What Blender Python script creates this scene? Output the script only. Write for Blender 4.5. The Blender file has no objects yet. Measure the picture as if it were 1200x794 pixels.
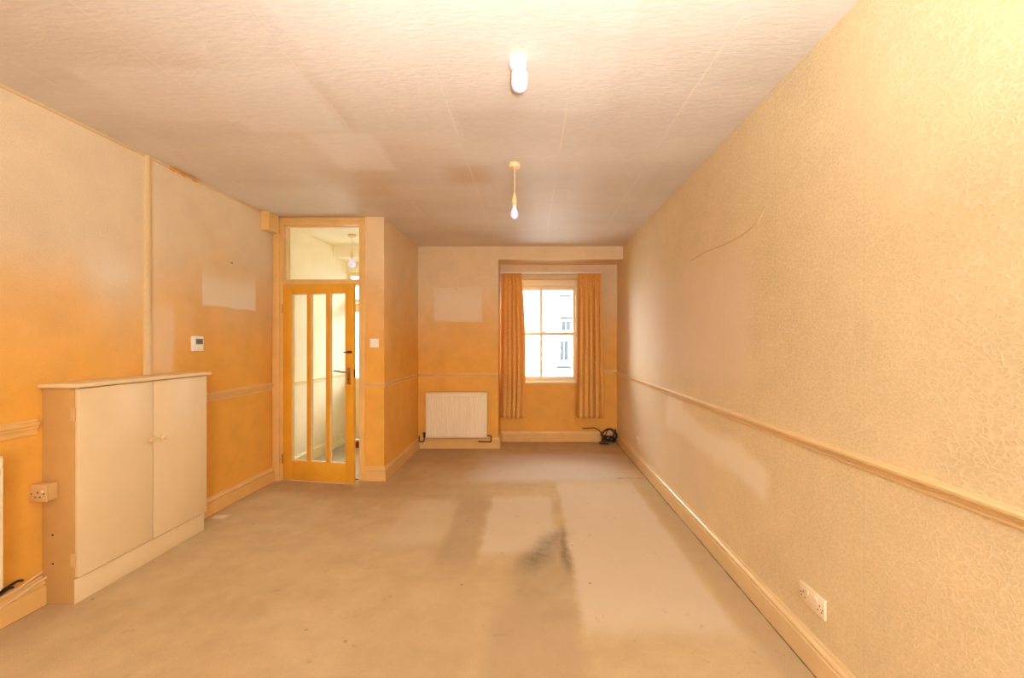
import bpy, bmesh, math, random
from mathutils import Vector, Matrix
random.seed(7)
sc = bpy.context.scene
COL = sc.collection
PI = math.pi

# ------------------------------------------------------------------ layout
XL, XR = -2.55, 1.19          # left / right wall faces
YB = 5.29                     # radiator pier face
YF = 5.65                     # inner face of the street wall
YP = 4.06                     # partition (glazed door) face
XP = -1.454                   # partition side face
XN = -0.419                   # window recess left cheek
H = 2.606
YR = -2.0                     # wall behind the camera
EYE = 1.366

# ------------------------------------------------------------------ mesh helpers
class MB:
    def __init__(self): self.bm = bmesh.new()
    def box(self, x0, x1, y0, y1, z0, z1, bev=0.0, seg=2):
        v = [self.bm.verts.new((x, y, z)) for x in (x0, x1) for y in (y0, y1) for z in (z0, z1)]
        f = []
        for q in ((0,1,3,2),(4,6,7,5),(0,4,5,1),(2,3,7,6),(0,2,6,4),(1,5,7,3)):
            f.append(self.bm.faces.new([v[i] for i in q]))
        if bev > 0:
            es = set()
            for a in f:
                for e in a.edges: es.add(e)
            bmesh.ops.bevel(self.bm, geom=list(es), offset=bev, segments=seg, profile=0.5, affect='EDGES')
        return self
    def rings(self, rings, caps=True, closed=True):
        rv = [[self.bm.verts.new(p) for p in r] for r in rings]
        n = len(rv[0])
        for i in range(len(rv)-1):
            for j in range(n if closed else n-1):
                k = (j+1) % n
                self.bm.faces.new((rv[i][j], rv[i][k], rv[i+1][k], rv[i+1][j]))
        if caps and closed:
            self.bm.faces.new(list(reversed(rv[0]))); self.bm.faces.new(rv[-1])
        return self
    def tube(self, pts, r, n=8):
        pts = [Vector(p) for p in pts]
        rings = []
        up = Vector((0.31, 0.17, 0.93)).normalized()
        t0 = (pts[1]-pts[0]).normalized()
        nrm = t0.cross(up)
        if nrm.length < 1e-3: nrm = t0.cross(Vector((1,0,0)))
        nrm.normalize()
        for i, p in enumerate(pts):
            if i == 0: t = pts[1]-pts[0]
            elif i == len(pts)-1: t = pts[-1]-pts[-2]
            else: t = pts[i+1]-pts[i-1]
            t.normalize()
            nrm = nrm - t*nrm.dot(t)
            nrm.normalize()
            b = t.cross(nrm)
            rr = r[i] if isinstance(r, (list, tuple)) else r
            rings.append([p + (nrm*math.cos(2*PI*j/n) + b*math.sin(2*PI*j/n))*rr for j in range(n)])
        return self.rings(rings)
    def lathe(self, prof, c=(0,0,0), axis='Z', n=32):
        """prof: list of (r, h) from first to last, along axis"""
        rings = []
        for r, h in prof:
            r = max(r, 1e-4); ring = []
            for j in range(n):
                a = 2*PI*j/n; u, w = r*math.cos(a), r*math.sin(a)
                if axis == 'Z': p = (c[0]+u, c[1]+w, c[2]+h)
                elif axis == 'X': p = (c[0]+h, c[1]+u, c[2]+w)
                else: p = (c[0]+w, c[1]+h, c[2]+u)
                ring.append(p)
            rings.append(ring)
        return self.rings(rings)
    def build(self, name, mat, parent=None, smooth=True, origin=None):
        bm = self.bm
        bmesh.ops.recalc_face_normals(bm, faces=bm.faces[:])
        if origin is not None:
            bmesh.ops.translate(bm, verts=bm.verts[:], vec=-Vector(origin))
        me = bpy.data.meshes.new(name); bm.to_mesh(me); bm.free()
        if smooth:
            for p in me.polygons: p.use_smooth = True
            me.set_sharp_from_angle(angle=math.radians(35))
        o = bpy.data.objects.new(name, me); COL.objects.link(o)
        if mat: me.materials.append(mat)
        if origin is not None: o.location = origin
        if parent is not None: o.parent = parent
        return o

def empty(name, loc=(0,0,0), rz=0.0):
    o = bpy.data.objects.new(name, None); COL.objects.link(o)
    o.location = loc; o.rotation_euler = (0,0,rz); o.empty_display_size = 0.1
    return o
def tag(o, label, cat, group=None):
    o['label'] = label; o['category'] = cat
    if group: o['group'] = group
    return o
def struct(o): o['kind'] = 'structure'; return o
def spline(pts, k=8):
    P = [Vector(p) for p in pts]; P = [P[0]*2-P[1]] + P + [P[-1]*2-P[-2]]
    out = []
    for i in range(1, len(P)-2):
        a, b, c, d = P[i-1:i+3]
        for s in range(k):
            t = s/k
            out.append(0.5*((2*b)+(c-a)*t+(2*a-5*b+4*c-d)*t*t+(3*b-a-3*c+d)*t**3))
    out.append(P[-2]); return out

# ------------------------------------------------------------------ node helpers
class N:
    def __init__(self, name):
        self.m = bpy.data.materials.new(name); self.m.use_nodes = True
        self.t = self.m.node_tree; self.t.nodes.clear()
        self.out = self.t.nodes.new('ShaderNodeOutputMaterial')
        self._pos = None
    def new(self, k): return self.t.nodes.new(k)
    def put(self, s, v):
        if hasattr(v, 'is_output'): self.t.links.new(v, s)
        else:
            try: s.default_value = v
            except Exception: s.default_value = (*v, 1.0)
    @property
    def pos(self):
        if self._pos is None: self._pos = self.new('ShaderNodeNewGeometry').outputs['Position']
        return self._pos
    def xyz(self, v):
        n = self.new('ShaderNodeSeparateXYZ'); self.put(n.inputs[0], v); return n.outputs[0], n.outputs[1], n.outputs[2]
    def math(self, op, a, b=0.0, c=0.0):
        n = self.new('ShaderNodeMath'); n.operation = op
        self.put(n.inputs[0], a); self.put(n.inputs[1], b); self.put(n.inputs[2], c); return n.outputs[0]
    def add(self, a, b): return self.math('ADD', a, b)
    def mul(self, a, b): return self.math('MULTIPLY', a, b)
    def vmul(self, v, s):
        n = self.new('ShaderNodeVectorMath'); n.operation = 'MULTIPLY'; self.put(n.inputs[0], v); n.inputs[1].default_value = s; return n.outputs[0]
    def vadd(self, v, w):
        n = self.new('ShaderNodeVectorMath'); n.operation = 'ADD'; self.put(n.inputs[0], v); self.put(n.inputs[1], w); return n.outputs[0]
    def step(self, v, a, b, lo=0.0, hi=1.0):
        n = self.new('ShaderNodeMapRange'); n.interpolation_type = 'SMOOTHSTEP'
        self.put(n.inputs[0], v); n.inputs[1].default_value = a; n.inputs[2].default_value = b
        n.inputs[3].default_value = lo; n.inputs[4].default_value = hi; return n.outputs[0]
    def noise(self, scale, detail=3, rough=0.5, v=None, col=False):
        n = self.new('ShaderNodeTexNoise'); self.put(n.inputs['Vector'], v if v is not None else self.pos)
        n.inputs['Scale'].default_value = scale; n.inputs['Detail'].default_value = detail; n.inputs['Roughness'].default_value = rough
        return n.outputs[1] if col else n.outputs[0]
    def rect(self, u, v, u0, u1, v0, v1, s=0.05, sv=None):
        sv = sv or s
        a = self.mul(self.step(u, u0-s, u0+s), self.step(u, u1-s, u1+s, 1, 0))
        b = self.mul(self.step(v, v0-sv, v0+sv), self.step(v, v1-sv, v1+sv, 1, 0))
        return self.mul(a, b)
    def mix(self, f, a, b, mode='MIX'):
        n = self.new('ShaderNodeMix'); n.data_type = 'RGBA'; n.blend_type = mode
        self.put(n.inputs[0], f); self.put(n.inputs[6], a if hasattr(a,'is_output') else (*a,1)); self.put(n.inputs[7], b if hasattr(b,'is_output') else (*b,1))
        return n.outputs[2]
    def gain(self, c, f):
        """multiply colour by scalar"""
        n = self.new('ShaderNodeVectorMath'); n.operation = 'SCALE'; self.put(n.inputs[0], c if hasattr(c,'is_output') else c); self.put(n.inputs[3], f); return n.outputs[0]
    def bump(self, h, strength=0.3, dist=0.01):
        n = self.new('ShaderNodeBump'); n.inputs['Strength'].default_value = strength; n.inputs['Distance'].default_value = dist
        self.put(n.inputs['Height'], h); return n.outputs[0]
    def pbr(self, color, rough=0.6, normal=None, spec=0.4, metal=0.0, emit=None, estr=0.0):
        n = self.new('ShaderNodeBsdfPrincipled')
        self.put(n.inputs['Base Color'], color if hasattr(color,'is_output') else (*color,1))
        self.put(n.inputs['Roughness'], rough); n.inputs['Specular IOR Level'].default_value = spec; n.inputs['Metallic'].default_value = metal
        if normal is not None: self.put(n.inputs['Normal'], normal)
        if emit: n.inputs['Emission Color'].default_value = (*emit,1); n.inputs['Emission Strength'].default_value = estr
        self.t.links.new(n.outputs[0], self.out.inputs[0]); return self.m

# ------------------------------------------------------------------ materials
WALL = (0.77, 0.62, 0.42)
BACK = (0.76, 0.565, 0.33)
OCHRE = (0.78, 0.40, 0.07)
PALE = (0.80, 0.69, 0.54)

def wallpaper(name, base=WALL, patches=None, scale=34.0, contrast=0.16, stretch=(1,1,1), seams=None, lower=None):
    n = N(name)
    warp = n.vadd(n.pos, n.gain(n.noise(22, 2, col=True), 0.035))
    v = n.new('ShaderNodeTexVoronoi'); v.feature = 'DISTANCE_TO_EDGE'; v.inputs['Scale'].default_value = scale
    n.put(v.inputs['Vector'], n.vmul(warp, stretch))
    line = n.step(v.outputs['Distance'], 0.02, 0.16, 1, 0)
    fine = n.noise(160, 2)
    big = n.noise(0.9, 4, 0.6); mid = n.noise(5, 4, 0.6)
    c = n.gain(base, n.math('ADD', n.step(big, 0.3, 0.7, 0.92, 1.03), n.step(mid, 0.25, 0.75, -0.035, 0.035)))
    c = n.mix(n.mul(line, contrast), c, (0.86, 0.74, 0.53))
    c = n.gain(c, n.step(fine, 0.3, 0.7, 0.95, 1.03))
    if lower:   # warm bounced light painted in as ochre, deepening towards the floor
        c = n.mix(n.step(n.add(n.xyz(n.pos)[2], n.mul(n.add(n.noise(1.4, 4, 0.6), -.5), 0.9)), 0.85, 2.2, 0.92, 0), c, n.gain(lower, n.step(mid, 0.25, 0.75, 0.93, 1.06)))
    if lower:   # second pass of the painted ochre bounce tint
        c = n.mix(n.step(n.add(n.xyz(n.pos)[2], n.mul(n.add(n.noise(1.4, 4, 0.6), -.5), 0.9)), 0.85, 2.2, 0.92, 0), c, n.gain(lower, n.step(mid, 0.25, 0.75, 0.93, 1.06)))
    if patches: 
        for m, colr, f in patches(n): c = n.mix(n.mul(m, f), c, colr)
    if seams:
        ax, off, wid = seams
        u = n.xyz(n.pos)[ax]
        fr = n.math('FRACT', n.mul(n.add(u, off), 1/wid))
        s = n.mul(n.step(fr, 0.0, 0.004), n.step(fr, 0.006, 0.012, 1, 0))
        c = n.gain(c, n.math('SUBTRACT', 1.0, n.mul(s, 0.07)))
    h = n.add(n.mul(line, 0.6), n.mul(fine, 0.5))
    return n.pbr(c, 0.62, n.bump(h, 0.22, 0.004), 0.25)

def patches_left(n):
    x, y, z = n.xyz(n.vadd(n.pos, n.gain(n.noise(3.0, 3, col=True), 0.05)))
    y = n.add(y, -0.025); z = n.add(z, -0.025)
    return [(n.mul(n.rect(y, z, 3.18, 3.79, 1.66, 2.2, 0.012), n.step(z, 1.78, 2.02, 1, 0)), PALE, 1.0),
            (n.rect(y, z, 2.36, 2.62, 1.70, 1.92, 0.16, 0.13), PALE, 0.9),
            (n.rect(y, z, 2.74, 2.93, 1.1, 1.62, 0.03, 0.12), PALE, 0.4)]
def patches_back(n):
    w = n.vadd(n.pos, n.gain(n.noise(2.5, 2, col=True), 0.06))
    x, y, z = n.xyz(w); x = n.add(x, -0.03); z = n.add(z, -0.03)
    return [(n.rect(x, z, -1.25, -0.635, 1.635, 2.08, 0.012, 0.012), PALE, 0.45),
            (n.rect(x, z, -1.20, -0.66, 1.66, 1.97, 0.05, 0.05), PALE, 0.35)]
def patches_right(n):
    w = n.vadd(n.pos, n.gain(n.noise(2.2, 3, col=True), 0.22))
    x, y, z = n.xyz(w); y = n.add(y, -0.11); z = n.add(z, -0.11)
    z2 = n.add(z, n.mul(n.add(y, -2.8), -0.07))
    P2 = (0.75, 0.605, 0.43)
    return [(n.rect(y, z, 2.25, 5.6, 1.12, 1.93, 0.10, 0.14), P2, 0.7),
            (n.rect(y, z, 3.6, 5.6, 0.05, 0.95, 0.25), P2, 0.55),  # paler near the window: daylight painted into the paper
            (n.rect(y, z2, 2.05, 3.6, 0.60, 0.80, 0.05), (0.82,0.72,0.53), 0.95),
            (n.rect(y, z, 3.2, 3.55, 0.70, 0.93, 0.04), (0.82,0.72,0.53), 0.8),
            (n.rect(y, z, 2.7, 3.5, 0.25, 0.60, 0.15), P2, 0.5)]

def plain(name, col, rough=0.5, spec=0.4, var=0.05, bump=0.0, metal=0.0, emit=None, estr=0.0, scale=6):
    n = N(name)
    c = n.gain(col, n.step(n.noise(scale, 4, 0.6), 0.25, 0.75, 1-var, 1+var))
    nm = n.bump(n.noise(120, 3), bump, 0.002) if bump else None
    return n.pbr(c, rough, nm, spec, metal, emit, estr)

M = {}
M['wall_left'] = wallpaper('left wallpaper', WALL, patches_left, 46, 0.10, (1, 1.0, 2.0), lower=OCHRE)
M['wall_right'] = wallpaper('right wallpaper', (0.715, 0.57, 0.325), patches_right, 42, 0.30, (1, 1, 1.5), (1, 0.13, 0.53))
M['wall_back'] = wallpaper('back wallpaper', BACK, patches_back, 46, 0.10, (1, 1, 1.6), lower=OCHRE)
M['wall_plain'] = wallpaper('plain wallpaper', (0.71, 0.52, 0.28), None, 46, 0.10, (1, 1, 1.6))
M['trim'] = plain('aged gloss trim paint', (0.75, 0.55, 0.285), 0.30, 0.45, 0.05, 0.03)
M['trim_ochre'] = plain('ochre trim paint', (0.76, 0.475, 0.17), 0.30, 0.45, 0.06, 0.03)  # deeper ochre copy of the trim paint, for left and back
M['cupboard'] = plain('cream cupboard paint', (0.77, 0.595, 0.345), 0.38, 0.45, 0.02, 0.02)
M['cupboard_shade'] = plain('shaded cupboard side paint', (0.56, 0.325, 0.105), 0.5, 0.35, 0.06, 0.02, scale=4)  # shade on the end panel painted in as a darker colour
M['door'] = plain('varnished door paint', (0.78, 0.385, 0.03), 0.35, 0.5, 0.05, 0.03)
M['radiator'] = plain('cream radiator enamel', (0.88, 0.76, 0.54), 0.35, 0.5, 0.02)
M['copper'] = plain('tarnished copper pipe', (0.12, 0.045, 0.018), 0.45, 0.5, 0.2, metal=0.6)
M['brass'] = plain('aged brass', (0.50, 0.30, 0.08), 0.35, 0.5, 0.15, metal=0.9)
M['bronze'] = plain('dark bronze', (0.09, 0.035, 0.012), 0.45, 0.5, 0.15, metal=0.7)
M['steel'] = plain('dull steel', (0.55, 0.5, 0.42), 0.3, 0.5, 0.05, metal=0.9)
M['plastic'] = plain('ivory plastic', (0.84, 0.70, 0.50), 0.35, 0.5, 0.02)
M['plastic_white'] = plain('white plastic', (0.86, 0.83, 0.78), 0.35, 0.5, 0.02)
M['knob'] = plain('yellowed knob', (0.72, 0.52, 0.25), 0.25, 0.5, 0.02)
M['spur'] = plain('yellowed plastic', (0.64, 0.40, 0.16), 0.4, 0.45, 0.04)
M['black'] = plain('black rubber cable', (0.018, 0.014, 0.012), 0.5, 0.4, 0.1)
M['dark'] = plain('dark hole', (0.02, 0.012, 0.006), 0.8, 0.1, 0.05)
M['cream_cable'] = plain('cream cable sheath', (0.80, 0.60, 0.32), 0.45, 0.4, 0.05)
M['lcd'] = plain('grey display', (0.22, 0.22, 0.17), 0.25, 0.5, 0.1, scale=60)
M['lcd_digit'] = plain('display digits', (0.06, 0.06, 0.045), 0.4, 0.4, 0.0)
M['bulb'] = plain('frosted lit bulb', (0.42, 0.40, 0.56), 0.3, 0.4, 0.0, emit=(0.80, 0.76, 1.0), estr=0.58)
M['rose_white'] = plain('bright white fitting', (0.74, 0.74, 0.77), 0.3, 0.5, 0.0)
M['rose_cream'] = plain('yellowed ceiling rose', (0.80, 0.62, 0.34), 0.28, 0.5, 0.04)
M['sash'] = plain('cream sash paint', (0.86, 0.72, 0.46), 0.4, 0.45, 0.03)
M['render'] = plain('white render', (0.20, 0.20, 0.20), 0.8, 0.2, 0.03, scale=1)
M['ext_pane'] = plain('dim exterior glazing', (0.020, 0.027, 0.034), 0.5, 0.2, 0.5, scale=2.0)
M['ext_frame'] = plain('white exterior frame', (0.24, 0.24, 0.24), 0.6, 0.3, 0.03)
M['slate'] = plain('grey stone hood', (0.018, 0.018, 0.02), 0.7, 0.3, 0.2)
M['paving'] = plain('grey paving', (0.42, 0.41, 0.40), 0.8, 0.2, 0.15, scale=2)
M['hall_wall'] = plain('cream hall paint', (0.89, 0.805, 0.62), 0.55, 0.3, 0.03, 0.08)
M['hall_trim'] = plain('cream hall gloss', (0.82, 0.72, 0.46), 0.4, 0.4, 0.03)
M['mat_red'] = plain('dark red coir', (0.16, 0.025, 0.015), 0.9, 0.1, 0.3, 0.4, scale=60)

def make_ceiling():
    n = N('aged textured ceiling paper')
    x, y, z = n.xyz(n.pos)
    wpos = n.vadd(n.pos, n.gain(n.noise(2.0, 3, col=True), 0.07))
    wx, wy, wz = n.xyz(wpos); wx = n.add(wx, -0.035); wy = n.add(wy, -0.035)
    rip = n.noise(34, 4, 0.6, n.vmul(n.pos, (0.55, 2.0, 1)))
    big = n.noise(0.8, 4, 0.55); streak = n.noise(1.6, 3, 0.5, n.vmul(n.pos, (0.35, 1.5, 1)))
    base = n.mix(n.step(big, 0.3, 0.72), (0.62, 0.555, 0.47), (0.68, 0.635, 0.575))
    c = n.gain(base, n.step(streak, 0.25, 0.75, 0.94, 1.05))
    L = (0.74, 0.71, 0.66)
    for (a, b, d, e, f) in ((-1.63, -1.06, 1.86, 2.42, 0.7), (-1.35, -0.96, 2.44, 2.95, 0.85), (-2.1, -1.62, 1.84, 2.3, 0.5),
                            (-0.98, -0.42, 1.2, 2.6, 0.3), (-0.42, 0.4, 1.1, 2.2, 0.25), (-2.3,-1.7,0.7,1.35,0.4), (0.3,0.9,2.6,3.6,0.2)):
        c = n.mix(n.mul(n.rect(wx, wy, a, b, d, e, 0.035), f), c, L)
    D = (0.55, 0.40, 0.24)
    c = n.mix(n.mul(n.rect(wx, wy, -0.60, -0.30, 2.9, 3.2, 0.10), 0.6), c, D)
    c = n.mix(n.mul(n.rect(wx, wy, -0.2, -0.02, 3.0, 4.3, 0.09, 0.4), 0.30), c, D)
    c = n.mix(n.mul(n.rect(wx, wy, -1.55, -1.1, 2.9, 3.5, 0.12), 0.35), c, D)
    fr = n.math('FRACT', n.mul(n.add(n.add(x, n.mul(n.noise(1.2, 2), 0.03)), 1.045), 1/0.62))
    s = n.mul(n.step(fr, 0.0, 0.008), n.step(fr, 0.010, 0.022, 1, 0))
    c = n.mix(n.mul(s, n.mul(n.step(n.noise(1.3, 2), 0.38, 0.55), 0.6)), c, (0.80, 0.70, 0.56))
    c = n.gain(c, n.step(rip, 0.3, 0.7, 0.965, 1.025))
    h = n.add(rip, n.mul(s, 0.12))
    return n.pbr(c, 0.5, n.bump(h, 0.25, 0.006), 0.3)
M['ceiling'] = make_ceiling()

def make_carpet(name, A, B, stains_and_daylight=True):
    n = N(name)
    wpos = n.vadd(n.pos, n.gain(n.noise(3.0, 4, 0.6, col=True), 0.10))
    x, y, z = n.xyz(wpos); x = n.add(x, -0.05); y = n.add(y, -0.05)
    x0, y0, z0 = n.xyz(n.pos)
    big = n.noise(1.3, 5, 0.6); mid = n.noise(6, 4, 0.65); fine = n.noise(240, 2)
    c = n.mix(n.step(big, 0.32, 0.68), A, B)
    c = n.gain(c, n.step(mid, 0.25, 0.75, 0.93, 1.05))
    if stains_and_daylight:
        LT = (0.645, 0.51, 0.35); DK = (0.41, 0.28, 0.155); GR = (0.115, 0.085, 0.055)
        # pale rectangles where furniture stood, and daylight painted in near the window
        c = n.mix(n.mul(n.rect(x, y, -0.33, 0.17, 2.66, 3.62, 0.03, 0.06), 0.7), c, LT)
        c = n.mix(n.mul(n.rect(x, y, 0.255, 0.98, 1.93, 4.0, 0.03, 0.12), 0.80), c, LT)
        c = n.mix(n.mul(n.rect(x, y, -0.55, 1.0, 4.05, 5.0, 0.25, 0.12), 0.75), c, (0.655,0.56,0.46))  # pool of window daylight painted on the carpet
        c = n.mix(n.mul(n.rect(x, y, -1.05, -0.63, 2.75, 3.55, 0.10, 0.08), 0.4), c, LT)
        # brown worn strips
        c = n.mix(n.mul(n.rect(x, y, -0.60, -0.35, 2.5, 3.6, 0.04, 0.12), 0.55), c, DK)
        c = n.mix(n.mul(n.rect(x, y, -0.20, 0.245, 1.3, 2.1, 0.05, 0.08), 0.55), c, DK)
        c = n.mix(n.mul(n.rect(x, y, -0.9, -0.2, 1.3, 2.1, 0.2, 0.25), 0.30), c, DK)
        c = n.mix(n.mul(n.rect(x, y, 1.02, 1.2, 1.2, 3.7, 0.05, 0.2), 0.45), c, DK)
        c = n.mix(n.mul(n.rect(x, y, -1.5, -0.75, 4.6, 5.4, 0.2, 0.15), 0.3), c, DK)
        c = n.mix(n.mul(n.rect(x, y, -1.9, -0.4, 3.62, 3.95, 0.2, 0.06), 0.28), c, DK)
        # grey black smudge, curved
        sm = n.math('MAXIMUM', n.rect(x, y, 0.205, 0.245, 2.45, 2.98, 0.03, 0.16),
                    n.mul(n.rect(n.add(x, n.mul(y, -0.42)), y, -1.12, -0.97, 2.50, 2.94, 0.10, 0.12), 0.85))
        sm = n.mul(sm, n.step(n.noise(18, 4, 0.7), 0.30, 0.62, 0.6, 1.0))
        c = n.mix(n.mul(sm, 0.74), c, GR)
        c = n.mix(n.mul(n.rect(x, y, -0.10, 0.23, 2.1, 2.7, 0.08, 0.15), 0.22), c, GR)
        # scuffs and specks
        sp = n.mul(n.step(n.noise(7, 3, 0.6), 0.60, 0.70), n.step(n.noise(30, 3, 0.7), 0.50, 0.66))
        c = n.mix(n.mul(sp, 0.40), c, (0.30, 0.19, 0.085))
        v = n.new('ShaderNodeTexVoronoi'); v.inputs['Scale'].default_value = 4.0; n.put(v.inputs['Vector'], n.pos)
        c = n.mix(n.mul(n.step(v.outputs['Distance'], 0.018, 0.045, 1, 0), 0.6), c, (0.16, 0.10, 0.05))
        # small spilt pale spots, one by the cupboard's far foot, others near the right skirting
        for (a, b, r1) in ((-2.44, 3.20, 0.05), (0.085, 1.64, 0.022), (1.04, 1.60, 0.03)):
            c = n.mix(n.mul(n.rect(x, y, a-r1, a+r1, b-r1*.7, b+r1*.7, 0.02), 0.7), c, (0.84, 0.70, 0.53))
        # crease, and dark gap line along the side skirtings
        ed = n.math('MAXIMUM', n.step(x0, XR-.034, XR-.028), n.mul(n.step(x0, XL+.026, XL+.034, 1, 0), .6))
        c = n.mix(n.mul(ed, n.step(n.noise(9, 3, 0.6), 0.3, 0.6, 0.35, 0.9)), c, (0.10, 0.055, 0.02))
        ck = n.mul(n.rect(x0, n.add(y, n.mul(n.noise(12, 2), 0.05)), 0.72, 1.15, 4.145, 4.16, 0.03, 0.006), n.step(n.noise(11, 2), 0.42, 0.55))
        c = n.mix(n.mul(ck, 0.6), c, (0.2, 0.12, 0.06))
    c = n.gain(c, n.step(fine, 0.25, 0.75, 0.90, 1.08))
    return n.pbr(c, 0.95, n.bump(n.add(fine, n.mul(mid, 0.5)), 0.35, 0.004), 0.08)
M['carpet'] = make_carpet('worn beige carpet', (0.52, 0.36, 0.18), (0.575, 0.415, 0.225))
M['hall_floor'] = make_carpet('grey hall carpet', (0.42, 0.37, 0.31), (0.50, 0.45, 0.38), False)

def make_glass():
    n = N('clear glass')
    t = n.new('ShaderNodeBsdfTransparent'); t.inputs[0].default_value = (0.97, 0.98, 0.96, 1)
    g = n.new('ShaderNodeBsdfGlossy'); g.inputs['Roughness'].default_value = 0.02
    fr = n.new('ShaderNodeFresnel'); fr.inputs[0].default_value = 1.35
    mx = n.new('ShaderNodeMixShader'); n.t.links.new(fr.outputs[0], mx.inputs[0])
    n.t.links.new(t.outputs[0], mx.inputs[1]); n.t.links.new(g.outputs[0], mx.inputs[2]); n.t.links.new(mx.outputs[0], n.out.inputs[0])
    return n.m
M['glass'] = make_glass()

def make_curtain():
    n = N('orange cotton curtain')
    w = n.noise(55, 3, 0.6, n.vmul(n.pos, (1, 1, 0.6))); v = n.new('ShaderNodeTexVoronoi'); v.inputs['Scale'].default_value = 45
    n.put(v.inputs['Vector'], n.pos)
    c = n.mix(n.step(w, 0.35, 0.65), (0.78, 0.37, 0.075), (0.84, 0.45, 0.11))
    c = n.mix(n.mul(n.step(v.outputs['Distance'], 0.2, 0.5), 0.4), c, (0.90, 0.55, 0.19))
    d = n.new('ShaderNodeBsdfDiffuse'); n.put(d.inputs[0], c); t = n.new('ShaderNodeBsdfTranslucent'); n.put(t.inputs[0], c)
    mx = n.new('ShaderNodeMixShader'); mx.inputs[0].default_value = 0.12
    n.t.links.new(d.outputs[0], mx.inputs[1]); n.t.links.new(t.outputs[0], mx.inputs[2]); n.t.links.new(mx.outputs[0], n.out.inputs[0])
    return n.m
M['curtain'] = make_curtain()

# ------------------------------------------------------------------ room shell
def shell(name, mat, *boxes):
    mb = MB()
    for b in boxes: mb.box(*b)
    return struct(mb.build(name, mat, smooth=False))

# floors: the room's carpet is L shaped round the hall
shell('floor', M['carpet'], (XL-.1, XR+.1, YR-.1, YP+.05, -.12, 0), (XP-.05, XR+.1, YP+.05, YF+.3, -.12, 0))
shell('floor_hall', M['hall_floor'], (XL-.1, XP-.05, YP+.05, YF+.3, -.12, 0.0))
shell('ceiling', M['ceiling'], (XL-.1, XR+.1, YR-.1, YP+.05, H, H+.1), (XP-.05, XR+.1, YP+.05, YF+.3, H, H+.1))
shell('ceiling_hall', M['hall_wall'], (XL-.1, XP-.05, YP+.05, YF+.3, H, H+.1))
shell('wall_left', M['wall_left'], (XL-.1, XL, YR, YP+.05, 0, H))
shell('wall_hall_left', M['hall_wall'], (XL-.1, XL, YP+.05, YF+.3, 0, H))
shell('wall_right', M['wall_right'], (XR, XR+.1, YR, YF+.3, 0, H))
RW = (-.25, 1.0, .95, 2.3)     # unseen opening added behind the viewer to light the far walls
shell('wall_rear', M['wall_plain'], (XL-.1, RW[0], YR-.1, YR, 0, H), (RW[1], XR+.1, YR-.1, YR, 0, H),
      (RW[0], RW[1], YR-.1, YR, 0, RW[2]), (RW[0], RW[1], YR-.1, YR, RW[3], H))
# partition with glazed door and transom; opening x -2.52..-1.64
OX0, OX1 = -2.525, -1.64
shell('wall_partition', M['wall_back'], (OX1, XP-.1, YP, YP+.1, 0, H), (XP-.1, XP, YP, YF, 0, H), (XL, OX0, YP, YP+.1, 0, H))
# hall side lining of the partition, painted cream
shell('wall_hall_right', M['hall_wall'], (OX1, XP-.1, YP+.1, YP+.106, 0, H), (XP-.112, XP-.1, YP+.106, YF, 0, H))
# pier behind the radiator, and beam over the window recess
shell('wall_back', M['wall_back'], (XP, XN, YB, YF, 0, H))
shell('trim_beam', M['wall_back'], (XN, XR, YB, YF, 2.437, H))
shell('trim_beam_hall', M['hall_wall'], (XL, XP-.112, YB, YF, 2.467, H))
# street wall with window and front door openings
WX0, WX1, WZ0, WZ1 = -0.40, 0.675, 0.80, 2.24
DX0, DX1, DZ1 = -2.545, -1.60, 2.33
shell('wall_front', M['wall_back'], (XP-.112, WX0, YF, YF+.3, 0, H), (WX1, XR, YF, YF+.3, 0, H),
      (WX0, WX1, YF, YF+.3, 0, WZ0), (WX0, WX1, YF, YF+.3, WZ1, H))
shell('wall_hall_front', M['hall_wall'], (XL, DX0, YF, YF+.3, 0, H), (DX1, XP-.112, YF, YF+.3, 0, H), (DX0, DX1, YF, YF+.3, DZ1, H))
# faint joint in the beam face
shell('trim_beam_joint', M['wall_plain'], (0.172, 0.180, YB-.002, YB, 2.437, H))

# ------------------------------------------------------------------ mouldings
def mould(path, prof, names, mat, side=1):
    """extrude a (depth, z) profile along a wall polyline; one object per segment, mitred"""
    P = [Vector((a, b)) for a, b in path]
    nrm = []
    for i in range(len(P)-1):
        d = (P[i+1]-P[i]).normalized(); nrm.append(Vector((d.y, -d.x))*side)
    miter = []
    for i in range(len(P)):
        if i == 0: m = nrm[0]
        elif i == len(P)-1: m = nrm[-1]
        else:
            m = nrm[i-1]+nrm[i]; m = m/(m.dot(nrm[i]))
        miter.append(m)
    for i in range(len(P)-1):
        r = [[(P[k].x+miter[k].x*d, P[k].y+miter[k].y*d, z) for d, z in prof] for k in (i, i+1)]
        struct(MB().rings(r).build(names[i], mat[i] if isinstance(mat, list) else mat))
SK = [(0,0),(.024,0),(.024,.098),(.015,.101),(.015,.106),(.021,.109),(.021,.114),(.017,.121),(.010,.127),(.010,.131),(.006,.140),(0,.14)]
def dado(z0, z1, d=.026):
    h = z1-z0
    return [(0,z0),(.008,z0),(.010,z0+.16*h),(.006,z0+.20*h),(.008,z0+.30*h),(d*.62,z0+.42*h),(d*.66,z0+.46*h),(d*.60,z0+.50*h),(d*.95,z0+.62*h),(d,z0+.68*h),(d,z0+.84*h),(d*.45,z0+.88*h),(d*.40,z1),(0,z1)]
mould([(XL, YR), (XL, 2.136)], SK, ['baseboard_left'], M['trim_ochre'])
mould([(XL, 2.982), (XL, YP-.012)], SK, ['baseboard_left_far'], M['trim_ochre'])
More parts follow.
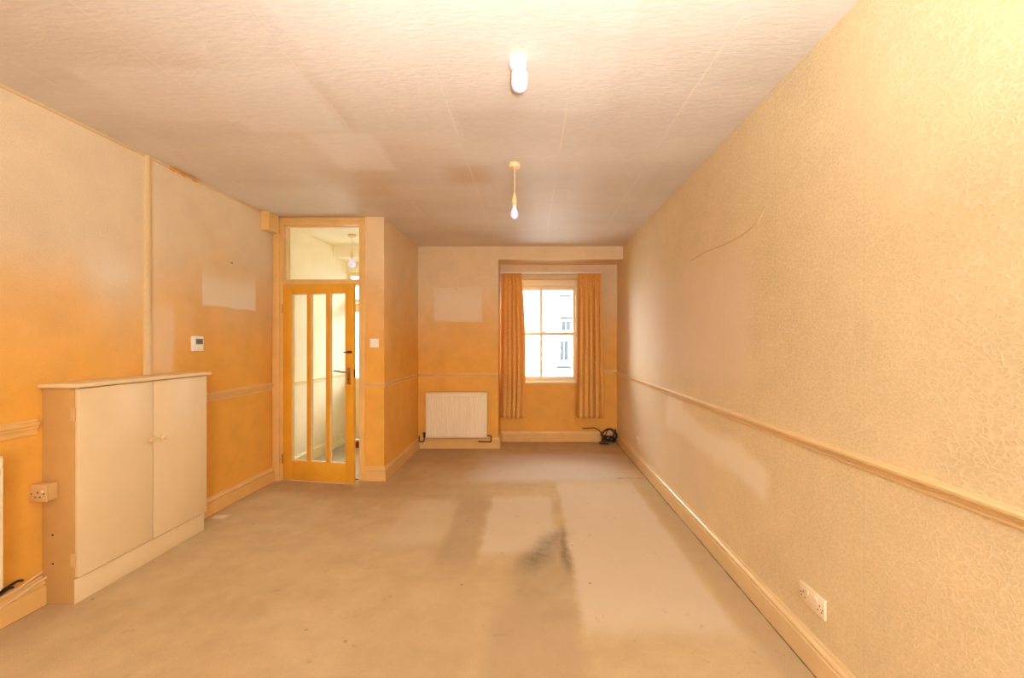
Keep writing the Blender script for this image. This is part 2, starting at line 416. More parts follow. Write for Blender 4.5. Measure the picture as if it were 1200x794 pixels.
mould([(OX1, YP), (XP, YP), (XP, YB), (XN, YB), (XN, YF), (XR, YF), (XR, YR)], SK,
      ['baseboard_partition', 'baseboard_partition_side', 'baseboard_back', 'baseboard_recess_cheek', 'baseboard_recess', 'baseboard_right'], [M['trim_ochre']]*5+[M['trim']])
mould([(XR, YF), (XR, YR)], dado(.915, .962), ['trim_dado_right'], M['trim'])
mould([(OX1, YP), (XP, YP), (XP, YB), (XN, YB)], dado(.922, .968, .02), ['trim_dado_partition', 'trim_dado_partition_side', 'trim_dado_back'], M['trim_ochre'])
mould([(.70, YF), (XR, YF)], dado(.945, .99, .014), ['trim_dado_recess'], M['trim_ochre'])
mould([(XL, YR), (XL, 2.11)], dado(.895, .972, .022), ['trim_dado_left'], M['trim_ochre'])
mould([(XL, 3.0), (XL, YP-.012)], dado(.895, .972, .022), ['trim_dado_left_far'], M['trim_ochre'])
mould([(XL, YP+.12), (XL, YF)], dado(.90, .95, .016), ['trim_dado_hall'], M['hall_trim'])
mould([(XL, YP+.12), (XL, YF)], SK, ['baseboard_hall'], M['hall_trim'])
# papered-over pipe duct running up the left wall, and boxed-in corner by the transom
mb = MB()
rr = []
for z in (1.152, H):
    rr.append([(XL, 2.696, z), (XL+.014, 2.700, z), (XL+.020, 2.709, z), (XL+.021, 2.722, z), (XL+.017, 2.735, z), (XL, 2.742, z)])
mb.rings(rr); struct(mb.build('trim_duct', M['wall_plain']))
mb = MB(); mb.box(XL, -2.477, 3.865, 4.02, 2.43, H, .003); mb.box(-2.477, -2.470, 3.865, 3.885, 2.43, H); mb.box(-2.477, -2.470, 4.0, 4.02, 2.43, H)
struct(mb.build('trim_boxing', M['trim_ochre'], smooth=False))
# thin bead in the left ceiling angle with a torn flap of paper
shell('trim_ceiling_bead', M['wall_plain'], (XL, XL+.012, YR, 3.86, H-.014, H))
mb = MB()
mb.rings([[(XL+.012, 2.88+i*.03, H-.004-.004*math.sin(i*1.3)), (XL+.030, 2.88+i*.03, H-.010-.007*abs(math.sin(i*.9))), (XL+.034, 2.88+i*.03, H-.014-.010*abs(math.sin(i*.9))), (XL+.012, 2.88+i*.03, H-.022-.006*math.sin(i*2))] for i in range(9)])
struct(mb.build('trim_torn_paper', M['door']))
# raised crack in the plaster of the right wall
mb = MB(); pts = spline([(XR+.001, 3.02, 1.975), (XR+.001, 2.8, 1.982), (XR+.001, 2.5, 1.968), (XR+.001, 2.28, 1.975), (XR+.001, 2.15, 2.0), (XR+.001, 2.08, 2.05)], 6)
mb.tube(pts, .006, 8); struct(mb.build('trim_plaster_ridge', M['wall_plain']))

# ------------------------------------------------------------------ sash window
win = struct(empty('window_1', (0, YF+.12, WZ0)))
WM = {}
def part(mb, name, mat, parent, smooth=True):
    """mesh given in world space, stored in the parent's local space (parts of parts too)"""
    m = WM.get(parent.name)
    if m is None: m = WM[parent.name] = Matrix.Translation(parent.location) @ Matrix.Rotation(parent.rotation_euler.z, 4, 'Z')
    o = mb.build(name, mat, smooth=smooth); o.data.transform(m.inverted()); o.parent = parent
    WM[o.name] = m
    return o
FY0, FY1 = YF+.07, YF+.16
mb = MB()
mb.box(WX0, WX0+.05, FY0, FY1, WZ0, WZ1, .004); mb.box(WX1-.05, WX1, FY0, FY1, WZ0, WZ1, .004)
mb.box(WX0+.05, WX1-.05, FY0, FY1, WZ1-.085, WZ1, .004); mb.box(WX0+.05, WX1-.05, FY0, FY1, WZ0, WZ0+.04, .004)
part(mb, 'window_frame', M['sash'], win)
GX0, GX1, GM = WX0+.05, WX1-.05, 1.486
def sash(y0, y1, z0, z1, top, bot):
    mb = MB(); mb.box(GX0, GX0+.032, y0, y1, z0, z1, .004); mb.box(GX1-.032, GX1, y0, y1, z0, z1, .004)
    mb.box(GX0+.032, GX1-.032, y0, y1, z1-top, z1, .004); mb.box(GX0+.032, GX1-.032, y0, y1, z0, z0+bot, .004)
    s = part(mb, 'sash', M['sash'], win)
    mb = MB(); mb.box(.130, .160, y0+.004, y1-.004, z0+bot, z1-top, .003); part(mb, 'glazing_bar', M['sash'], s)
    mb = MB(); mb.box(GX0+.03, GX1-.03, (y0+y1)/2-.002, (y0+y1)/2+.002, z0+bot-.005, z1-top+.005); part(mb, 'pane', M['glass'], s)
    return s
sash(YF+.118, YF+.150, GM-.022, WZ1-.085, .055, .040)
low = sash(YF+.080, YF+.112, WZ0+.04, GM+.020, .042, .050)
mb = MB(); mb.box(.15, .21, YF+.085, YF+.11, GM+.020, GM+.030, .002); mb.lathe([(.010,0),(.012,.006),(.006,.014)], (.18, YF+.097, GM+.028)); mb.box(.17,.225,YF+.092,YF+.10,GM+.034,GM+.040,.002)
part(mb, 'sash_lock', M['brass'], low)
mb = MB(); mb.box(WX0-.0, WX1+.0, YF-.015, FY0+.01, WZ0, WZ0+.025, .006)
part(mb, 'window_sill', M['sash'], win)
mb = MB(); mb.box(WX0, WX1, YF+.16, YF+.34, WZ0-.05, WZ0+.01, .004)
part(mb, 'outer_sill', M['sash'], win)

# curtain batten, rail and curtains
struct(MB().box(-.395, .72, YF-.022, YF, 2.245, 2.30, .003).build('trim_curtain_batten', M['wall_plain']))
rail = tag(empty('curtain_rail', (0.26, YF-.06, 2.30)), 'white curtain track across the top of the window recess', 'curtain rail')
part(MB().box(-.412, .945, YF-.085, YF-.065, 2.300, 2.322, .003), 'track', M['plastic_white'], rail)
for bx in (-.25, .25, .75):
    part(MB().box(bx-.012, bx+.012, YF-.067, YF, 2.302, 2.318, .002), 'bracket', M['plastic_white'], rail)
part(MB().box(.945, .962, YF-.090, YF-.060, 2.297, 2.325, .004), 'end_stop', M['plastic_white'], rail)

def curtain(name, top, midr, bot, label, seed, folds):
    rnd = random.Random(seed)
    ph = [rnd.uniform(-.6, .6) for _ in range(folds+2)]
    NU, NV = 240, 40; z1, z0 = 2.302, .345
    root = tag(empty(name, ((bot[0]+bot[1])/2, YF-.075, z0)), label, 'curtain', 'orange window curtains')
    bm = bmesh.new(); grid = []
    for j in range(NV+1):
        v = j/NV; z = z1+(z0-z1)*v
        a, b = [(1-v)**2*top[i]+2*v*(1-v)*(2*midr[i]-.5*(top[i]+bot[i]))+v*v*bot[i] for i in (0, 1)]
        A = .012+.024*min(1, v*4)+.006*v
        row = []
        fw = (b-a)/folds
        for i in range(NU+1):
            u = i/NU; f = u*folds; k = min(int(f), folds)
            phase = ph[k]+(ph[k+1]-ph[k])*(f-k)
            th = 2*PI*f+phase*(0.5+.7*v)
            amp = A*(.80+.30*math.sin(k*2.1+seed))
            fine = .004*math.sin(2*PI*f*3.1+2)*math.exp(-v*14)
            y = YF-.085+amp*math.sin(th)+.2*amp*math.sin(2*th+k)+fine
            x = a+(b-a)*u-fw*.20*math.sin(2*th)*min(1, v*4)*math.sin(PI*min(1, u*6, (1-u)*6)/2)
            row.append(bm.verts.new((x, y-.012, z+.004*math.sin(th)*v)))
        grid.append(row)
    for j in range(NV):
        for i in range(NU): bm.faces.new((grid[j][i], grid[j][i+1], grid[j+1][i+1], grid[j+1][i]))
    mb = MB(); mb.bm.free(); mb.bm = bm
    o = part(mb, 'drape', M['curtain'], root)
    m = o.modifiers.new('thick', 'SOLIDIFY'); m.thickness = .003
    for p in o.data.polygons: p.use_smooth = True
    # gathered heading tape
    mb = MB(); rings = []
    for i in range(NU+1):
        u = i/NU; x = top[0]+(top[1]-top[0])*u
        y = YF-.075+.014*math.sin(2*PI*u*folds*2)-.02
        rings.append([(x, y-.006, 2.235), (x, y-.006, 2.297), (x, y+.006, 2.297), (x, y+.006, 2.235)])
    part(mb.rings(rings), 'heading', M['curtain'], root)
curtain('curtain', (-.388, -.125), (-.398, -.075), (-.40, -.090), 'orange cotton curtain gathered at the left side of the sash window', 3, 5)
curtain('curtain', (.64, .955), (.632, .975), (.615, .99), 'orange cotton curtain gathered at the right side of the sash window', 8, 5)

# ------------------------------------------------------------------ door frame, transom, door
fr = MB()
def framebox(*b): fr.box(*b, .004)
FA, FB = YP-.012, YP+.112
framebox(OX0, -2.447, FA, FB, 0, H-.002); framebox(-1.70, OX1, FA, FB, 0, H-.002)
framebox(-2.447, -1.70, FA, FB, 2.527, H-.002); framebox(-2.447, -1.70, FA, FB, 1.934, 1.984)
struct(fr.build('trim_door_frame', M['trim_ochre']))
ar = MB(); ar.box(OX0-.022, OX0+.045, YP-.026, YP-.012, 0, H-.012, .004); ar.box(OX0+.045, OX1, YP-.022, YP-.012, H-.04, H-.012, .004)
struct(ar.build('trim_architrave', M['trim_ochre']))
w2 = struct(empty('window_2', (-2.07, YP+.05, 1.984)))
mb = MB(); mb.box(-2.447, -2.435, YP+.035, YP+.065, 1.984, 2.527); mb.box(-1.712, -1.70, YP+.035, YP+.065, 1.984, 2.527)
mb.box(-2.435, -1.712, YP+.035, YP+.065, 1.984, 1.996); mb.box(-2.435, -1.712, YP+.035, YP+.065, 2.515, 2.527)
part(mb, 'glazing_bead', M['trim'], w2)
part(MB().box(-2.437, -1.71, YP+.047, YP+.051, 1.994, 2.517), 'pane', M['glass'], w2)

d1 = struct(empty('door_1', (-2.443, YP-.02, 0), -math.radians(10.4)))
def dpart(mb, name, mat, par=None):
    o = mb.build(name, mat); o.parent = par or d1; return o
Z0, Z1, PZ0, PZ1, W = .016, 1.928, .203, 1.842, .764
PX = [(.094, .264), (.304, .472), (.512, .680)]
mb = MB()
mb.box(0, PX[0][0], 0, .040, Z0, Z1, .003); mb.box(PX[2][1], W, 0, .040, Z0, Z1, .003)
mb.box(PX[0][0], PX[2][1], 0, .040, Z0, PZ0, .002); mb.box(PX[0][0], PX[2][1], 0, .040, PZ1, Z1, .002)
leaf = dpart(mb, 'leaf', M['door'])
for a, b in ((PX[0][1], PX[1][0]), (PX[1][1], PX[2][0])):
    dpart(MB().box(a, b, .003, .037, PZ0, PZ1, .005), 'mullion', M['door'])
for a, b in PX:
    p = dpart(MB().box(a-.003, b+.003, .018, .022, PZ0-.003, PZ1+.003), 'pane', M['glass'])
    mb = MB()
    mb.box(a, a+.007, .008, .032, PZ0, PZ1); mb.box(b-.007, b, .008, .032, PZ0, PZ1); mb.box(a+.007, b-.007, .008, .032, PZ0, PZ0+.008); mb.box(a+.007, b-.007, .008, .032, PZ1-.008, PZ1)
    dpart(mb, 'glazing_bead', M['trim'], p)
for hz in (.22, 1.70):
    dpart(MB().lathe([(.007, -.045), (.007, .045)], (-.006, -.004, hz), n=12), 'hinge', M['brass'])
# lever handle on long plate
hp = MB(); hp.box(.703, .739, -.006, 0, .965, 1.125, .006)
hp = dpart(hp, 'handle_plate', M['brass'])
mb = MB(); mb.lathe([(.012, 0), (.012, -.012), (.009, -.018), (.009, -.05)], (.721, -.006, 1.085), 'Y', 16)
mb.tube(spline([(.723, -.050, 1.085), (.69, -.054, 1.086), (.65, -.054, 1.092), (.612, -.050, 1.096), (.596, -.044, 1.094)], 6), [.008]*8+[.0075]*8+[.006]*8+[.007])
dpart(mb, 'lever_handle', M['steel'], hp)
dpart(MB().lathe([(.006, 0), (.006, -.004)], (.721, -.006, 1.015), 'Y', 12), 'keyhole', M['dark'], hp)
mb = MB(); mb.box(.700, .752, -.010, 0, 1.262, 1.286, .004); mb.lathe([(.005, 0), (.005, -.02), (.009, -.024), (.009, -.034), (.003, -.038)], (.727, -.008, 1.274), 'Y', 14); mb.tube([(.70, -.008, 1.272), (.668, -.008, 1.272)], .005)
dpart(mb, 'night_latch', M['bronze'])
mb = MB(); mb.box(W, W+.002, .010, .030, 1.03, 1.11); dpart(mb, 'latch_plate', M['bronze'])
struct(MB().box(-1.702, -1.698, YP+.0, YP+.03, 1.25, 1.31, .001).build('trim_strike_plate', M['bronze']))
struct(MB().box(-2.44, -1.70, YP+.02, YP+.06, 0, .008, .003).build('trim_threshold', M['bronze']))

# ------------------------------------------------------------------ hall beyond
d2 = struct(empty('door_2', (DX0, YF+.1, 0)))
mb = MB(); mb.box(DX0, DX0+.028, YF+.06, YF+.16, 0, DZ1, .004); mb.box(DX1-.05, DX1, YF+.06, YF+.16, 0, DZ1, .004)
mb.box(DX0+.028, DX1-.05, YF+.06, YF+.16, DZ1-.04, DZ1, .004); mb.box(DX0+.028, DX1-.05, YF+.06, YF+.16, 1.92, 1.97, .004)
part(mb, 'door_frame', M['hall_trim'], d2)
mb = MB(); a, b = DX0+.028, DX1-.05
mb.box(a, a+.014, YF+.09, YF+.13, .01, 1.915, .003); mb.box(b-.1, b, YF+.09, YF+.13, .01, 1.915, .003)
mb.box(a+.014, b-.1, YF+.09, YF+.13, .01, .22, .003); mb.box(a+.014, b-.1, YF+.09, YF+.13, .60, .70, .003)
mb.box(a+.014, b-.1, YF+.09, YF+.13, .80, .872, .003); mb.box(a+.014, b-.1, YF+.09, YF+.13, 1.79, 1.915, .003)
mb.box(a+.01, b-.09, YF+.10, YF+.12, .215, .81)
part(mb, 'leaf', M['hall_trim'], d2)
part(MB().box(a+.01, b-.09, YF+.108, YF+.112, .865, 1.795), 'pane', M['glass'], d2)
part(MB().box(a, b, YF+.108, YF+.112, 1.968, DZ1-.038), 'fanlight_pane', M['glass'], d2)
tag(MB().box(-2.37, -1.75, 5.30, 5.60, 0, .016, .006).build('doormat', M['mat_red'], origin=(-2.1, 5.45, 0)), 'dark red doormat on the grey hall floor beyond the glazed door', 'doormat')

def bulb_profile(r, L):
    """GLS lamp envelope pointing down from neck at 0 to -L"""
    p = [(r*.45, 0), (r*.48, -L*.15), (r*.62, -L*.30), (r*.88, -L*.46)]
    for i in range(9):
        a = i/8*PI/2; p.append((r*math.cos(a), -L*.64-(L*.36)*math.sin(a)))
    return p
def pendant(name, x, y, drop, bulb_r, bulb_l, label, rose_mat, rose_r=.043):
    t = tag(empty(name, (x, y, H)), label, 'pendant light')
    MB().lathe([(rose_r*.95, 0), (rose_r, -.006), (rose_r, -.020), (rose_r*.9, -.028), (rose_r*.5, -.033), (.008, -.040)]).build('ceiling_rose', rose_mat, t)
    MB().tube([(0, 0, -.036), (.001, 0, -drop*.5), (0, 0, -drop)], .0035, 8).build('flex', M['cream_cable'], t)
    MB().lathe([(.005, -drop+.012), (.010, -drop), (.013, -drop-.012), (.017, -drop-.018), (.017, -drop-.040), (.021, -drop-.044), (.021, -drop-.056), (.016, -drop-.060), (.016, -drop-.080)], n=24).build('lamp_holder', rose_mat, t)
    MB().lathe(bulb_profile(bulb_r, bulb_l), (0, 0, -drop-.074), n=28).build('bulb', M['bulb'], t)
    return t
pendant('pendant_light', -.113, 2.847, .215, .027, .095, 'bare bulb hanging on a short flex from a yellowed ceiling rose, towards the window', M['rose_cream'])
pendant('pendant_light', -2.06, 4.72, .20, .040, .10, 'bare bulb pendant in the hall, seen through the glass above the door', M['rose_cream'], .042)
# ceiling batten lamp nearest the camera
bl = tag(empty('ceiling_light', (-.056, 1.80, H)), 'white batten lamp fixed tight to the ceiling, nearest the viewer', 'ceiling light')
MB().lathe([(.039, 0), (.039, -.024), (.037, -.032), (.028, -.036), (.016, -.040), (.016, -.052)], n=40).build('base', M['rose_white'], bl)
MB().lathe([(.016, -.048), (.030, -.052), (.036, -.060), (.037, -.100), (.0355, -.108), (.032, -.108), (.032, -.100)], (.007, 0, 0), n=40).build('lamp_holder', M['rose_white'], bl)
MB().lathe([(.0335, -.098), (.0335, -.112), (.031, -.122), (.025, -.130), (.014, -.135), (0, -.137)], (.007, 0, 0), n=40).build('bulb', M['bulb'], bl)

# ------------------------------------------------------------------ low cupboard
CX, CY0, CY1 = -2.381, 2.136, 2.982
cb = tag(empty('cupboard', (-2.46, (CY0+CY1)/2, 0)), 'low shallow cream cupboard with two plain doors, standing against the left wall', 'cupboard')
mb = MB(); mb.box(XL+.002, CX-.001, CY0+.018, CY1, .0, 1.13); part(mb, 'carcass', M['cupboard_shade'], cb)  # darker paint stands in for shade in the door gaps
sd = part(MB().box(XL+.002, CX, CY0, CY0+.018, 0, 1.13, .002), 'side_panel', M['cupboard_shade'], cb)
for (px, pz) in ((-2.493, .362), (-2.492, .212)):
    part(MB().lathe([(.005, 0), (.005, -.001)], (px, CY0, pz), 'Y', 12), 'screw_hole', M['dark'], sd)
part(MB().box(CX-.001, CX+.004, CY0, CY1, 0, .128, .002), 'plinth', M['cupboard'], cb)
part(MB().box(XL+.002, -2.338, CY0-.022, CY1+.022, 1.13, 1.152, .004), 'top', M['cupboard'], cb)
ym = (CY0+CY1)/2
for (a, b, ky, hy) in ((CY0+.002, ym-.0035, ym-.036, CY0), (ym+.0035, CY1-.002, ym+.040, CY1)):
    d = part(MB().box(CX+.001, CX+.023, a, b, .139, 1.124, .002), 'door', M['cupboard'], cb)
    part(MB().lathe([(.007, 0), (.007, .010), (.013, .016), (.0165, .024), (.015, .031), (.008, .035), (0, .036)], (CX+.023, ky, .765), 'X', 24), 'knob', M['knob'], d)
    if hy == CY0:
        for hz in (.99, .23):
            m2 = MB(); m2.box(CX-.018, CX+.004, CY0-.002, CY0, hz-.032, hz+.032); m2.lathe([(.004, -.034), (.004, .034)], (CX+.006, CY0-.003, hz), n=10)
            part(m2, 'hinge', M['spur'], d)

# ------------------------------------------------------------------ radiators
def radiator(name, width, z0, z1, label):
    """local frame: x along width, y towards the room negative (front at y=-0.09), z up"""
    t = tag(empty(name), label, 'radiator')
    n = round(width/.0333); pitch = width/n
    ring_f = []
    mb = MB(); xs = []
    for i in range(n):
        c = -width/2+i*pitch
        for (f, d) in ((.0, .014), (.14, .014), (.26, .001), (.40, 0), (.74, 0), (.86, .001)): xs.append((c+f*pitch, d))
    xs.append((width/2, .012))
    rows = [(z0, .012), (z0+.012, .002), (z0+.03, 0), (z0+.045, 1), (z1-.05, 1), (z1-.035, 0), (z1-.010, .002), (z1, .012)]
    grid = []
    for z, k in rows:
        grid.append([mb.bm.verts.new((x, -.095+(d if k == 1 else .0 if k == 0 else k), z)) for x, d in xs])
    back = [[mb.bm.verts.new((x, -.075, z)) for x, d in xs] for z in (z0, z1)]
    for j in range(len(rows)-1):
        for i in range(len(xs)-1): mb.bm.faces.new((grid[j][i], grid[j][i+1], grid[j+1][i+1], grid[j+1][i]))
    for i in range(len(xs)-1):
        mb.bm.faces.new((grid[-1][i], grid[-1][i+1], back[1][i+1], back[1][i])); mb.bm.faces.new((back[0][i], back[0][i+1], grid[0][i+1], grid[0][i]))
        mb.bm.faces.new((back[1][i], back[1][i+1], back[0][i+1], back[0][i]))
    mb.bm.faces.new([g[0] for g in grid]+[back[1][0], back[0][0]]); mb.bm.faces.new([g[-1] for g in grid]+[back[1][-1], back[0][-1]])
    mb.build('panel', M['radiator'], t)
    m = MB(); m.box(-width/2, width/2, -.096, -.020, z1-.002, z1+.008, .003); m.build('top_grille', M['radiator'], t)
    m = MB()
    for s in (-1, 1): m.box(s*width/2-.003, s*width/2+.003, -.092, -.022, z0+.01, z1, .002)
    m.box(-width/2+.02, width/2-.02, -.060, -.030, z0+.02, z1-.02, .004)
    m.build('side_casing', M['radiator'], t)
    for s in (-.3, .3):
        MB().box(s*width-.02, s*width+.02, -.030, -.003, z0+.06, z1-.08, .002).build('wall_bracket', M['radiator'], t)
    return t
r = radiator('radiator', .772, .153, .722, 'cream flat-topped radiator with vertical flutes on the back wall beside the window')
r.location = (-.945, YB, 0)
def valve(t, pts, r=.0075): return MB().tube(spline(pts, 6), r, 10).build('supply_pipe', M['copper'], t)
hw = .386
valve(t := r, [(hw-.005, -.06, .175), (hw+.030, -.06, .178), (hw+.050, -.06, .170), (hw+.052, -.06, .135), (hw+.050, -.055, .100), (hw+.030, -.05, .094), (hw-.03, -.045, .094), (hw-.09, -.03, .094)])
valve(r, [(-hw-.03, -.06, .165), (-hw-.032, -.06, .125), (-hw-.04, -.055, .098), (-hw-.07, -.05, .094), (-hw-.098, -.04, .098), (-hw-.100, -.036, .13), (-hw-.100, -.034, .17)])
m = MB(); m.lathe([(.010, 0), (.013, .01), (.013, .035), (.017, .038), (.017, .062), (.012, .068)], (-hw-.03, -.06, .15), n=16); m.tube([(-hw-.03, -.06, .172), (-hw+.01, -.06, .172)], .009)
m.build('valve', M['bronze'], r)
m = MB(); m.lathe([(.009, -.012), (.009, .012)], (hw-.10, -.035, .094), 'X', 12); m.build('pipe_clip', M['bronze'], r)

r2 = radiator('radiator', .99, .21, .83, 'cream radiator whose edge just shows at the far left, nearest the viewer')
r2.rotation_euler.z = PI/2; r2.location = (XL, 1.906-.495, 0)

# ------------------------------------------------------------------ wall accessories
th = tag(empty('thermostat', (XL, 3.115, 1.357)), 'small ivory wall thermostat with grey display above the cupboard', 'thermostat')
part(MB().box(XL-.001, XL+.028, 3.07, 3.160, 1.300, 1.414, .006), 'case', M['plastic_white'], th)
l = part(MB().box(XL+.027, XL+.0295, 3.085, 3.150, 1.351, 1.393, .001), 'display', M['lcd'], th)
for i, dy in enumerate((.0, .016, .032)):
    part(MB().box(XL+.0294, XL+.0300, 3.099+dy, 3.108+dy, 1.362, 1.382), 'digit', M['lcd_digit'], l)
part(MB().box(XL+.027, XL+.031, 3.095, 3.112, 1.318, 1.330, .002), 'button', M['plastic_white'], th)
part(MB().box(XL+.027, XL+.031, 3.122, 3.139, 1.318, 1.330, .002), 'button', M['plastic_white'], th)

sw = tag(empty('light_switch', (-1.547, YP, 1.36)), 'white square light switch on the wall right of the glazed door', 'light switch')
part(MB().box(-1.591, -1.504, YP-.009, YP, 1.316, 1.403, .003), 'plate', M['plastic_white'], sw)
part(MB().box(-1.556, -1.539, YP-.014, YP-.008, 1.345, 1.375, .002), 'rocker', M['plastic_white'], sw)
for sx in (-1.583, -1.512):
    part(MB().lathe([(.003, 0), (.003, -.001)], (sx, YP-.009, 1.36), 'Y', 10), 'screw', M['bronze'], sw)

def socket(name, y0, y1, z0, z1, gangs, label, x=XR):
    t = tag(empty(name, (x, (y0+y1)/2, (z0+z1)/2)), label, 'wall socket')
    part(MB().box(x-.010, x, y0, y1, z0, z1, .003), 'plate', M['plastic'], t)
    g = (y1-y0)/gangs; s = (z1-z0)/.086
    for i in range(gangs):
        c = y0+g*(i+.5); k = -1 if i == 0 else 1
        off = k*.012 if gangs == 2 else 0
        for (dy, dz, w, h) in ((0, -.008, .004, .008), (-.011, -.029, .0065, .004), (.011, -.029, .0065, .004)):
            part(MB().box(x-.0105, x-.0099, c+off+dy-w/2, c+off+dy+w/2, (z0+z1)/2+(dz+.012)*s-h/2, (z0+z1)/2+(dz+.012)*s+h/2), 'pin_slot', M['dark'], t)
        sy = c-off*1.1 if gangs == 2 else c+.026
        part(MB().box(x-.0135, x-.009, sy-.007, sy+.007, (z0+z1)/2+.004, (z0+z1)/2+.026, .002), 'rocker', M['plastic'], t)
    for sy in ((y0+.010, y1-.010)):
        part(MB().lathe([(.0032, 0), (.0032, -.0008)], (x-.010, sy, (z0+z1)/2-.004), 'X', 10), 'screw', M['bronze'], t)
    return t
socket('wall_socket', 1.647, 1.800, .244, .326, 2, 'ivory double socket low on the right wall, near the front')
socket('wall_socket', 4.48, 4.566, .242, .328, 1, 'small single socket low on the right wall, far end near the window')
sp = tag(empty('fused_spur', (-2.503, CY0-.025, .60)), 'yellowed surface-mounted socket box on the end of the cream cupboard', 'socket box')
part(MB().box(-2.546, -2.462, CY0-.045, CY0-.002, .556, .642, .003), 'back_box', M['spur'], sp)
part(MB().box(-2.547, -2.461, CY0-.056, CY0-.045, .555, .643, .004), 'plate', M['spur'], sp)
for (px, pz, rr_) in ((-2.535, .596, .004), (-2.473, .596, .004)):
    part(MB().lathe([(rr_, 0), (rr_, -.0012)], (px, CY0-.056, pz), 'Y', 12), 'screw', M['bronze'], sp)
part(MB().lathe([(.006, 0), (.006, -.003), (.004, -.005)], (-2.479, CY0-.056, .609), 'Y', 14), 'indicator', M['plastic'], sp)
for (px, pz, w, h) in ((-2.504, .603, .006, .010), (-2.516, .580, .009, .006), (-2.493, .580, .009, .006)):
    part(MB().box(px-w/2, px+w/2, CY0-.0568, CY0-.056, pz-h/2, pz+h/2), 'pin_slot', M['copper'], sp)

def nail(loc, axis, label):
    o = MB().lathe([(.0015, -.008), (.0015, .014), (.0055, .014), (.0055, .017)] if axis == 'X' else [(.0015, .008), (.0015, -.014), (.0055, -.014), (.0055, -.017)], (0, 0, 0), axis, 12).build('nail', M['bronze'])
    o.location = loc; tag(o, label, 'nail')
nail((-.958, YB, 2.05), 'Y', 'dark nail above the pale picture mark on the back wall')
nail((XL, 3.476, 2.04), 'X', 'dark nail above the pale picture mark on the left wall')

# ------------------------------------------------------------------ loose cables
def cable(name, pts, r, mat, label, cat='cable', k=8):
    return tag(MB().tube(spline(pts, k), r, 8).build(name, mat, origin=pts[0]), label, cat)
S = XL+.013
cable('cable', [(XL+.012, 2.128, .175), (XL+.014, 2.08, .163), (XL+.013, 2.02, .149), (XL+.013, 1.93, .1455), (XL+.013, 1.80, .1455), (XL+.012, 1.5, .1455)], .0045, M['cream_cable'], 'cream cable lying along the top of the left skirting below the socket box')
cable('cable', [(XL+.030, 2.130, .145), (XL+.030, 2.08, .136), (XL+.028, 2.02, .118), (XL+.028, 1.95, .105), (XL+.028, 1.80, .092), (XL+.028, 1.5, .085)], .0045, M['cream_cable'], 'cream cable sagging across the face of the left skirting beside the cupboard')
cable('cable', [(XL+.016, 2.125, .153), (XL+.025, 2.06, .150), (XL+.030, 2.0, .150), (XL+.027, 1.94, .151), (XL+.026, 1.86, .152), (XL+.025, 1.6, .150)], .0035, M['cream_cable'], 'thin cream wire twisted over the other cables on the left skirting')
cable('cable', [(XL+.012, 2.045, .177), (XL+.022, 2.02, .190), (XL+.020, 1.985, .184), (XL+.012, 1.965, .170), (XL+.022, 1.95, .164), (XL+.030, 1.975, .178), (XL+.020, 2.0, .170), (XL+.018, 1.96, .180), (XL+.014, 1.92, .172), (XL+.012, 1.85, .172)], .006, M['black'], 'short black cable tangled on top of the left skirting')
# black flex coiled in the far right corner
rnd = random.Random(5)
pts = [(.705, YF-.010, .185), (.80, YF-.012, .187), (.88, YF-.014, .19), (.93, YF-.03, .165), (.97, YF-.055, .125), (1.0, YF-.08, .10)]
cx, cy = 1.055, YF-.15
for i in range(54):
    a = i/8*2*PI; loop = i/8
    rr_ = .085+.025*math.sin(i*1.7)
    tilt = (.85 if loop < 2.3 else .25)
    px = cx+rr_*math.cos(a)*1.05; py = cy+rr_*math.sin(a)*(1-tilt*.6)
    pz = .022+.018*(loop % 2)+max(0, tilt*(.10+.09*math.sin(a)) if loop < 2.3 else .03*(1+math.sin(a+loop)))
    px = min(px+rnd.uniform(-.01, .01), XR-.036)
    pts.append((px, py+rnd.uniform(-.012, .012), max(.008, pz)))
pts += [(1.03, cy-.08, .03), (.96, cy-.06, .02), (.92, cy-.03, .022), (.93, cy, .03), (1.0, cy-.02, .04), (1.09, cy+.03, .08), (1.135, cy+.06, .15), (1.15, cy+.06, .185), (1.14, cy+.03, .17), (1.10, cy-.01, .10)]
cable('flex_coil', pts, .006, M['black'], 'tangled coil of black flex on the carpet in the corner right of the window', 'cable', 6)

# ------------------------------------------------------------------ across the street
GZ = -2.5; BY = 20.0
bd = tag(empty('building', (0, BY+3, GZ)), 'white rendered building across the street, seen through the sash window', 'building')
def bwin(x0, x1, z0, z1, hood, sill):
    f = MB(); w = .07
    f.box(x0-w, x0, BY-.05, BY+.05, z0-w, z1+w); f.box(x1, x1+w, BY-.05, BY+.05, z0-w, z1+w); f.box(x0, x1, BY-.05, BY+.05, z1, z1+w); f.box(x0, x1, BY-.05, BY+.05, z0-w, z0)
    f.box((x0+x1)/2-.02, (x0+x1)/2+.02, BY-.04, BY+.02, z0, z1)
    f = part(f, 'window', M['ext_frame'], bd)
    part(MB().box(x0, x1, BY-.01, BY+.01, z0, z1), 'pane', M['ext_pane'], f)
    if hood: part(MB().box(x0-.28, x1+.12, BY-.16, BY, z1+.13, z1+.20, .01), 'hood', M['slate'], bd)
    if sill: part(MB().box(x0-.15, x1+.15, BY-.14, BY, z0-.40, z0-.32, .01), 'sill', M['slate'], bd)
part(MB().box(-9, 11, BY, BY+6, GZ, 5.0), 'wall', M['render'], bd)
rf = MB(); rf.rings([[(-9.3, BY-.3, 5.0), (-9.3, BY+3, 6.2), (-9.3, BY+6.3, 5.0)], [(11.3, BY-.3, 5.0), (11.3, BY+3, 6.2), (11.3, BY+6.3, 5.0)]])
part(rf, 'roof', M['slate'], bd)
